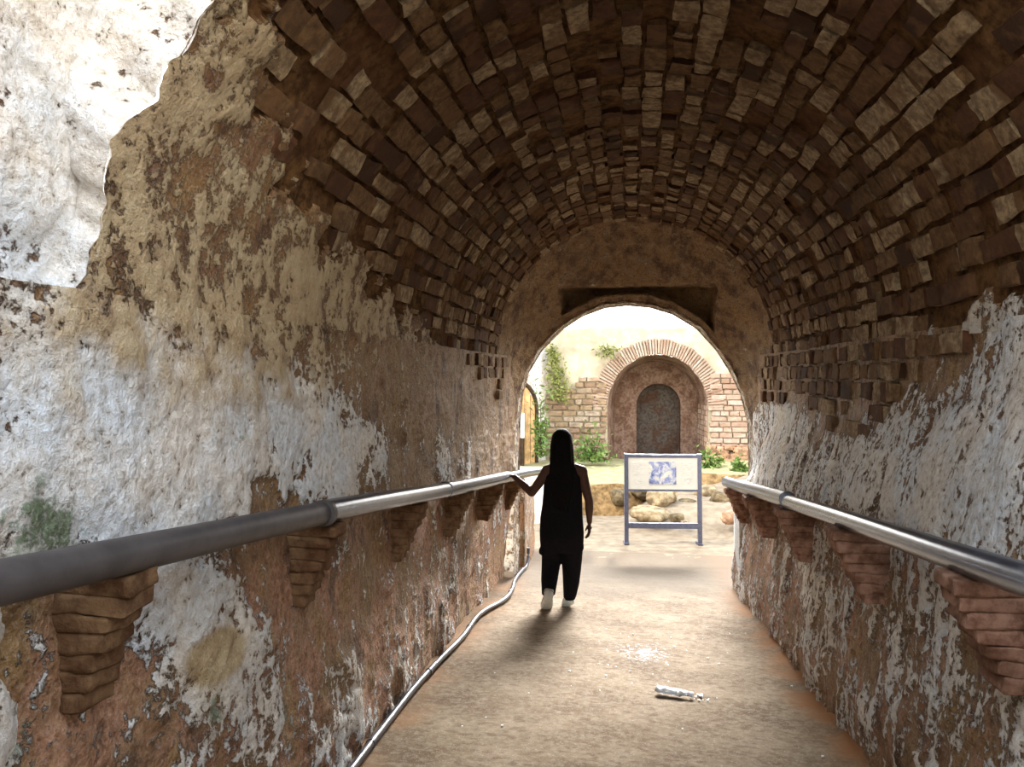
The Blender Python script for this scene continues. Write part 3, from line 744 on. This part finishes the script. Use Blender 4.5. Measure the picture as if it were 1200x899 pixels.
# ray helper: where a view line through the photo's frame meets a distance, used to set things down in the courtyard
_f = 880.; _ps = math.atan(140/_f); _th = math.atan(9.5/_f)
CF = Vector((-math.sin(_ps)*math.cos(_th), math.cos(_ps)*math.cos(_th), -math.sin(_th))); CR = Vector((math.cos(_ps), math.sin(_ps), 0)); CU = CR.cross(CF)
def at(px, py, Y):
    d = CF*_f+CR*(px-600)+CU*(449.5-py); d = d/d.y; return Vector((0, 0, EYE))+d*Y
ROCKS = [
 (776, 583, 12.6, (.33, .25, .19), 'large pale boulder behind the middle of the information board legs', 'rock'),
 (806, 591, 12.75, (.16, .15, .12), 'dark brown rock right of the large pale boulder', 'rock_dark'),
 (752, 575, 13.2, (.24, .2, .16), 'dark rough rock just behind the left leg of the information board', 'rock_dark'),
 (762, 602, 11.9, (.36, .28, .15), 'low wide sandy rock in front of the large pale boulder', 'rock'),
 (793, 607, 11.5, (.11, .10, .09), 'small brown stone at the right end of the low sandy rock', 'rock_dark'),
 (802, 612, 11.3, (.06, .05, .04), 'tiny stone above the lower bar of the board', 'rock'),
 (806, 573, 13.95, (.15, .14, .12), 'ochre rock behind the right part of the boulder heap', 'rock'),
 (828, 578, 13.5, (.22, .2, .19), 'tall ochre rock right of the information board', 'rock'),
 (846, 586, 12.8, (.20, .16, .17), 'tilted dark brown rock near the right wall end', 'rock_dark'),
 (856, 606, 11.6, (.15, .13, .12), 'reddish rock half hidden by the right handrail end', 'rock_red'),
 (726, 582, 13.0, (.22, .16, .17), 'dark rock set in the bank left of the information board', 'rock_dark')]
for i, (px, py, Y, r, lab, m) in enumerate(ROCKS):
    q = at(px, py, Y); rock(q.x, q.y, q.z, r, lab, i+1, m)

# plants -------------------------------------------------------------------
def leafy(name, label, cat, pts_fn, n, size, mat, stem=None):
    mb = MB()
    for _ in range(n):
        c = Vector(pts_fn()); a = Vector((random.gauss(0, 1), random.gauss(0, 1), random.gauss(.3, .8))).normalized()
        b = a.cross(Vector((random.gauss(0, 1), random.gauss(0, 1), random.gauss(0, 1)))).normalized(); s = size*random.uniform(.6, 1.3)
        k = a.cross(b)*s*.12
        mb.add([c-a*s, c-b*s*.42+k, c+a*s, c+b*s*.42+k], [(0, 1, 2, 3)])
    root = empty(name, stem[0], label=label, cat=cat)
    part(mb, 'foliage', mat, root, False, None)
    st = MB()
    for q in stem[1:]: st.tube([stem[0], q], [.016, .006], 6)
    part(st, 'stem', 'darkwood', root)
def bush(px, py, Y, rx, rz, label, mat='leaf', n=260, size=.06):
    c = at(px, py, Y)
    fn = lambda: (c.x+random.gauss(0, rx*.45), c.y+random.gauss(0, rx*.3), c.z+rz*abs(random.gauss(0, .5)))
    leafy('green_shrub', label, 'shrub', fn, n, size, mat, [Vector((c.x, c.y, c.z-.03)), Vector((c.x-.1, c.y, c.z+rz*.7)), Vector((c.x+.12, c.y, c.z+rz*.6)), Vector((c.x, c.y-.05, c.z+rz*.8))])
bush(694, 541, 15.7, .38, .55, 'bright green shrub growing at the left foot of the niche', n=420)
bush(832, 551, 15.7, .26, .36, 'low green plant by the rubble right of the information board', n=260)
bush(866, 553, 15.2, .17, .24, 'small green plant closest to the right edge of the exit arch', n=180)
bush(634, 535, 15.6, .20, 1.3, 'tall leafy bush against the oblique wall beside the timber gate', n=360)
# creeper hanging down the wall
c0 = at(646, 408, 16.3); c1 = at(657, 468, 16.3)
def cre():
    t = random.random(); p_ = c0.lerp(c1, t); w = .07+.07*t
    return (p_.x+random.gauss(0, w), 16.40-random.random()*.10, p_.z+random.gauss(0, .06))
leafy('hanging_creeper', 'yellow green creeper hanging down the bright wall above the brick courses', 'creeper', cre, 700, .05, 'creeper', [Vector((c0.x, 16.42, c0.z+.05)), Vector((c0.lerp(c1, .5).x, 16.40, c0.lerp(c1, .5).z)), Vector((c1.x, 16.40, c1.z))])
c2 = at(712, 412, 16.4)
leafy('wall_weed', 'small yellowish weed rooted on the wall above the left of the niche arch', 'plant', lambda: (c2.x+random.gauss(0, .13), 16.38-random.random()*.08, c2.z+random.gauss(0, .09)), 130, .05, 'creeper', [Vector((c2.x, 16.42, c2.z-.1)), Vector((c2.x-.1, 16.38, c2.z+.05)), Vector((c2.x+.1, 16.38, c2.z+.05))])

# ------------------------------------------------------------------ information board
M['panel_white'] = mat_simple('printed_board_white', (.50, .51, .48), .5, .3, 0, .03, 9, 0, .001)
sx0 = at(734, 635, 10.74); sx1 = at(821, 635, 10.74)
sign = empty('information_board', ((sx0.x+sx1.x)/2, 10.74, ZG), rz=math.radians(6), label='white information board with a picture on two bluish grey metal legs', cat='sign')
w2 = (sx1.x-sx0.x)/2; HT = 1.27; tb_ = math.tan(math.radians(5))
for sgn in (-1, 1):
    MB().loft([[(sgn*w2+a, b+z*tb_*.7, z) for a, b in ((-.028, -.028), (.028, -.028), (.028, .028), (-.028, .028))] for z in (0, HT)]).build('leg', 'sign_metal', sign, False)
    MB().box((sgn*w2-.034, -.04, -.005), (sgn*w2+.034, .16, .025), bev=.006).build('foot', 'sign_metal', sign, False)
def slab(z0, z1, hw, t, oy=0, name='top_rail', mat='sign_metal', parent=None):
    return MB().loft([[(sx*hw, z*tb_*.7+oy+sy*t, z) for sx, sy in ((-1, -1), (1, -1), (1, 1), (-1, 1))] for z in (z0, z1)]).build(name, mat, parent or sign, False)
slab(1.215, 1.262, w2, .026)
slab(.225, .30, w2-.02, .022, .0, 'crossbar')
panel = slab(.765, 1.222, w2-.022, .008, -.012, 'panel', 'panel_white')
slab(.745, .772, w2-.022, .016, -.005, 'lower_trim')
tp = NT('printed_aerial_picture', .5, .3)
nn = tp.noise(9, 5, .6, tp.objco(), .8)
M['print'] = tp.done(tp.ramp(nn, [(.32, (.05, .07, .17)), (.45, (.20, .24, .42)), (.55, (.45, .47, .50)), (.62, (.50, .50, .38)), (.75, (.75, .78, .85))]))
slab(.845, 1.16, .19, .002, -.024, 'picture', 'print', panel).location.x = -.005
M['ink'] = mat_simple('faded_grey_print', (.50, .50, .50), .7)
for side in (-1, 1):
    tx = MB()
    for i in range(7):
        z = 1.14-i*.028; hw = .115*random.uniform(.7, 1); cx = side*.34
        tx.box((cx-hw, z*tb_*.7-.0225, z-.004), (cx+hw, z*tb_*.7-.0205, z+.004))
    for i in range(4):
        z = .92-i*.02; cx = side*.36
        tx.box((cx-.06, z*tb_*.7-.0225, z-.006), (cx+.06*random.uniform(.6, 1), z*tb_*.7-.0205, z+.006))
    tx.build('text_block', 'ink', panel, False)
sign_obj = sign

# ------------------------------------------------------------------ the woman
px0, py0 = -.651, 6.83
woman = None
def remesh(mb, name, voxel, smooth=6):
    me = mb.mesh(name+'_tmp'); o = bpy.data.objects.new(name+'_tmp', me); COL.objects.link(o)
    m = o.modifiers.new('r', 'REMESH'); m.mode = 'VOXEL'; m.voxel_size = voxel
    s = o.modifiers.new('s', 'SMOOTH'); s.iterations = smooth; s.factor = .5
    dg = bpy.context.evaluated_depsgraph_get(); dg.update()
    out = bpy.data.meshes.new_from_object(o.evaluated_get(dg)); out.name = name
    bpy.data.objects.remove(o); bpy.data.meshes.remove(me)
    return out
body = MB()
HX = .025
body.ell((HX, 0, 1.50), (.075, .092, .108)); body.ell((HX, .035, 1.445), (.058, .062, .066))
body.tube([(HX, .085, 1.50), (HX, .108, 1.473), (HX, .096, 1.465)], [.009, .014, .012], 10)   # nose
body.ell((HX, .088, 1.432), (.024, .012, .007)); body.ell((HX, .086, 1.421), (.022, .012, .008))   # lips
body.ell((HX, .084, 1.395), (.022, .018, .018))                     # chin
for s in (-1, 1): body.ell((HX+s*.077, -.005, 1.485), (.010, .020, .032)); body.ell((HX+s*.03, .084, 1.525), (.022, .010, .007))
body.tube([(HX, -.01, 1.44), (HX+.01, -.015, 1.36), (.03, -.02, 1.28)], [.052, .052, .075], 18)
body.ring_loft([(.03, -.01, .72, .10, .09), (.025, -.01, .80, .165, .115), (.03, -.005, .88, .165, .115), (.03, 0, .98, .145, .10), (.035, 0, 1.08, .155, .105), (.04, -.005, 1.18, .172, .11), (.045, -.012, 1.25, .165, .085), (.04, -.015, 1.30, .09, .065), (.035, -.015, 1.33, .06, .055)], 28)
LS, LE, LW = (-.105, -.01, 1.235), (-.245, -.04, 1.035), (-.425, .03, 1.175)
RS, RE, RW = (.205, -.01, 1.235), (.275, -.03, .97), (.275, .02, .765)
def limb(a, b, ra, rm, rb, n=16):
    a, b = Vector(a), Vector(b); body.tube([a, a.lerp(b, .35), a.lerp(b, .7), b], [ra, rm, lerp(rm, rb, .6), rb], n)
limb((-.04, -.01, 1.25), LS, .065, .06, .055); limb((.13, -.01, 1.25), RS, .065, .06, .055)
limb(LS, LE, .052, .047, .038); limb(LE, LW, .039, .038, .024); limb(RS, RE, .052, .047, .038); limb(RE, RW, .039, .038, .024)
body.ell(LE, (.038, .038, .038)); body.ell(RE, (.038, .038, .038)); body.ell(LS, (.056, .056, .056)); body.ell(RS, (.056, .056, .056))
# left hand laid over the rail, right hand hanging
def hand(w, d, side, curl, L=.082):
    """w wrist, d direction towards fingers, side: direction of the thumb, curl direction = palm side"""
    w, d, side, curl = Vector(w), Vector(d).normalized(), Vector(side).normalized(), Vector(curl).normalized()
    p = w+d*.085
    for k in (-1.4, -.45, .45, 1.4): body.tube([w+side*k*.010, w+d*.05+side*k*.016, p+side*k*.018], [.014, .0125, .0105], 10)
    body.ell(tuple(w+d*.045), (.026, .026, .020))
    for k, ln in ((1.4, .066), (.45, .076), (-.45, .070), (-1.4, .054)):
        b = p+side*k*.0195; pts = [b-d*.01, b]; dirv = d
        ang = 0
        for j, fr in enumerate((.42, .32, .26)):
            ang += (.50, .55, .45)[j]*hand.c; dv = (d*math.cos(ang)+curl*math.sin(ang)); pts.append(pts[-1]+dv*ln*fr)
        body.tube(pts, [.0098, .0098, .0092, .0085, .0068], 10)
    t0 = w+d*.022+side*.020
    body.tube([t0, t0+side*.026+d*.022+curl*.006, t0+side*.036+d*.048+curl*.016, t0+side*.036+d*.068+curl*.026], [.014, .0125, .0105, .0075], 10)
hand.c = .75; hand(LW, (-.95, .25, .10), (.25, .95, .0), (-.12, 0, -1))
hand.c = .55; hand(RW, (-.02, .02, -1), (-.25, .95, 0), (-.9, .25, 0))
LH, LK, LA = (-.06, 0, .80), (-.055, .05, .44), (-.075, -.20, .165)
RH, RK, RA = (.11, 0, .80), (.105, .05, .43), (.075, .04, .085)
limb(LH, LK, .082, .072, .052); limb(LK, LA, .052, .050, .033); limb(RH, RK, .082, .072, .052); limb(RK, RA, .052, .050, .033)
for a, toe in ((LA, (-.10, -.13, .045)), (RA, (.075, .16, .035))):
    a, toe = Vector(a), Vector(toe); body.tube([a, a.lerp(toe, .4)+Vector((0, 0, -.012)), toe], [.034, .034, .026], 14)
    for k in (-1.6, -.8, 0, .8, 1.6): body.tube([tuple(a.lerp(toe, .75)+Vector((k*.010, 0, 0))), tuple(toe+(toe-a).normalized()*.02+Vector((k*.011, 0, -.006)))], [.012, .009], 8)
bme = remesh(body, 'walking_woman', .0065, 3)
woman = link('person', bme, 'skin')
woman.location = (px0, py0, fz(py0))
tag(woman, 'woman in black seen from behind, walking down the tunnel with one hand on the rail', 'person')
for s in (-1, 1): MB().ell((HX+s*.031, .083, 1.507), (.012, .010, .008)).build('eye', 'eye', woman)
# hair
hm = MB()
hm.ell((HX+.002, -.018, 1.512), (.098, .105, .113), 28, 18)
hm.ring_loft([(HX+.002, -.045, 1.54, .09, .08), (HX+.004, -.055, 1.48, .104, .075), (HX+.006, -.06, 1.40, .108, .07), (HX+.008, -.07, 1.32, .112, .06), (HX+.01, -.085, 1.24, .115, .05), (HX+.01, -.11, 1.14, .108, .034), (HX+.012, -.118, 1.03, .095, .03), (HX+.012, -.12, .94, .07, .024), (HX+.01, -.12, .89, .04, .015)], 30)
for i in range(26):
    x = HX+.01+random.uniform(-.095, .095)
    hm.tube([(x*.85+.004, -.11, 1.50), (x, -.135+.1*abs(x-HX), 1.3), (x, -.142+.15*abs(x-HX), 1.1), (x*.95, -.146+.15*abs(x-HX), random.uniform(.86, .98))], [.012, .012, .011, .004], 6)
hme = remesh(hm, 'hair', .007, 3); link('hair', hme, 'hair', woman)['label'] = 'long loose black hair'
# sleeveless top
tm = MB()
tm.ring_loft([(.022, -.005, .63, .198, .146), (.024, -.005, .70, .198, .150), (.025, -.005, .82, .192, .142), (.03, 0, .94, .183, .130), (.033, 0, 1.04, .178, .128), (.037, 0, 1.12, .176, .128), (.042, -.006, 1.19, .172, .122), (.044, -.012, 1.235, .140, .10)], 32)
tm.ring_loft([(-.055, -.012, 1.20, .042, .105), (-.045, -.012, 1.27, .030, .085), (-.035, -.012, 1.30, .020, .06)], 16); tm.ring_loft([(.145, -.012, 1.20, .042, .105), (.135, -.012, 1.27, .030, .085), (.12, -.012, 1.30, .020, .06)], 16)
tme = remesh(tm, 'sleeveless_top', .008, 5); link('sleeveless_top', tme, 'top', woman)
# loose trousers
pm_ = MB()
pm_.ring_loft([(.02, 0, .92, .175, .135), (.022, 0, .80, .196, .145), (.024, 0, .68, .203, .145), (.024, 0, .58, .200, .130), (.025, .01, .50, .192, .115)], 32)
pm_.ring_loft([(-.072, -.225, .165, .060, .070), (-.074, -.175, .205, .066, .080), (-.076, -.105, .27, .076, .095), (-.074, -.02, .36, .084, .105), (-.070, .025, .44, .092, .105), (-.07, .02, .54, .098, .11), (-.065, 0, .66, .105, .12)], 26)
pm_.ring_loft([(.092, .035, .055, .052, .062), (.098, .035, .10, .062, .07), (.108, .035, .20, .075, .08), (.112, .04, .32, .086, .09), (.114, .04, .43, .095, .10), (.115, .02, .54, .103, .11), (.11, 0, .66, .108, .12)], 26)
for s, z in ((-.168, .50), (.212, .55)): pm_.ell((s, -.01, z), (.016, .05, .035))       # side pockets
pme = remesh(pm_, 'trousers', .008, 4); link('trousers', pme, 'trouser', woman)
# trainers
def shoe(heel, toe, up, width=.043):
    heel, toe, up = Vector(heel), Vector(toe), Vector(up).normalized(); d = (toe-heel); L = d.length; d.normalize(); sd = d.cross(up).normalized()
    prof = [(0, .55, .05), (.04, .8, .075), (.2, .88, .085), (.38, .85, .085), (.55, .95, .062), (.72, 1.08, .05), (.88, .98, .042), (.97, .7, .034), (1, .4, .025)]
    def rings(z0f, z1f, grow):
        out = []
        for t, w, h in prof:
            c = heel+d*(L*t); r = []
            for k in range(16):
                a = 2*math.pi*k/16; cx, cz = math.cos(a), math.sin(a)
                z = z0f+(h*z1f-z0f)*(cz*.5+.5)
                r.append(tuple(c+sd*(cx*width*w*grow*(1-.25*max(0, cz)))+up*z))
            out.append(r)
        return out
    u = MB().loft(rings(.012, 1.0, 1)).build('shoe', 'shoe', woman)
    sl = MB()
    out = []
    for t, w, h in prof:
        c = heel+d*(L*t-.004+.008*t); out.append([tuple(c+sd*(sx*width*w*1.06)+up*z) for sx, z in ((-1, 0), (1, 0), (1, .024), (-1, .024))])
    sl.loft(out).build('sole', 'sole', u, auto=50)
shoe((-.060, -.265, .225), (-.105, -.135, .012), (.05, -.85, -.38), .047)
shoe((.062, -.02, .004), (.085, .235, -.018), (0, .08, 1))

# ------------------------------------------------------------------ light and camera
w = bpy.data.worlds.new('bright_hazy_sky'); SC.world = w; w.use_nodes = True
bg = w.node_tree.nodes['Background']; bg.inputs[1].default_value = 1.0
wt = w.node_tree; tc = wt.nodes.new('ShaderNodeTexCoord'); sp = wt.nodes.new('ShaderNodeSeparateXYZ'); wr = wt.nodes.new('ShaderNodeValToRGB')
wt.links.new(tc.outputs['Generated'], sp.inputs[0]); wt.links.new(sp.outputs['Z'], wr.inputs[0]); 
glow = wt.nodes.new('ShaderNodeVectorMath'); glow.operation = 'DOT_PRODUCT'; glow.inputs[1].default_value = Vector((.075, .90, .43)).normalized()
wt.links.new(tc.outputs['Generated'], glow.inputs[0])
mr = wt.nodes.new('ShaderNodeMapRange'); mr.interpolation_type = 'SMOOTHSTEP'
for i_, v_ in ((1, .981), (2, .998), (3, 1.0), (4, 62.0)): mr.inputs[i_].default_value = v_
wt.links.new(glow.outputs['Value'], mr.inputs[0]); vm = wt.nodes.new('ShaderNodeVectorMath'); vm.operation = 'SCALE'    # added bright sky patch, out of view, to throw the woman's shadow
wt.links.new(wr.outputs[0], vm.inputs[0]); wt.links.new(mr.outputs[0], vm.inputs['Scale']); wt.links.new(vm.outputs[0], bg.inputs[0])
sky = [(0.0, (.35, .30, .24)), (.02, (4.0, 3.75, 3.4)), (.2, (3.0, 2.85, 2.6)), (.45, (2.0, 2.02, 2.02)), (.65, (1.75, 1.92, 2.15)), (1.0, (1.2, 1.42, 1.7))]   # white haze low down, bluer overhead
while len(wr.color_ramp.elements) < len(sky): wr.color_ramp.elements.new(.5)
for e, (p_, c_) in zip(wr.color_ramp.elements, sky): e.position = p_; e.color = (*c_, 1)
sun = bpy.data.lights.new('sun', 'SUN'); sun.energy = 1.7; sun.angle = math.radians(1.5); sun.color = (1, .93, .82)
so = bpy.data.objects.new('sun', sun); COL.objects.link(so)
so.rotation_euler = Vector((.61, .16, -.78)).to_track_quat('-Z', 'Y').to_euler()
cam = bpy.data.cameras.new('camera'); co = bpy.data.objects.new('camera', cam); COL.objects.link(co)
cam.sensor_width = 36; cam.lens = 36*_f/1200; cam.clip_start = .05; cam.clip_end = 300
co.location = (0, 0, EYE)
co.matrix_world = Matrix(((CR.x, CU.x, -CF.x, 0), (CR.y, CU.y, -CF.y, 0), (CR.z, CU.z, -CF.z, EYE), (0, 0, 0, 1)))
SC.camera = co
SC.view_settings.view_transform = 'Standard'; SC.view_settings.look = 'None'; SC.view_settings.gamma = 1; SC.view_settings.use_curve_mapping = False
SC.view_settings.exposure = 1.33
cy = SC.cycles; cy.use_denoising = True; cy.max_bounces = 10; cy.diffuse_bounces = 7; cy.glossy_bounces = 3; cy.caustics_reflective = False; cy.caustics_refractive = False
try: cy.denoiser = 'OPENIMAGEDENOISE'
except Exception: pass
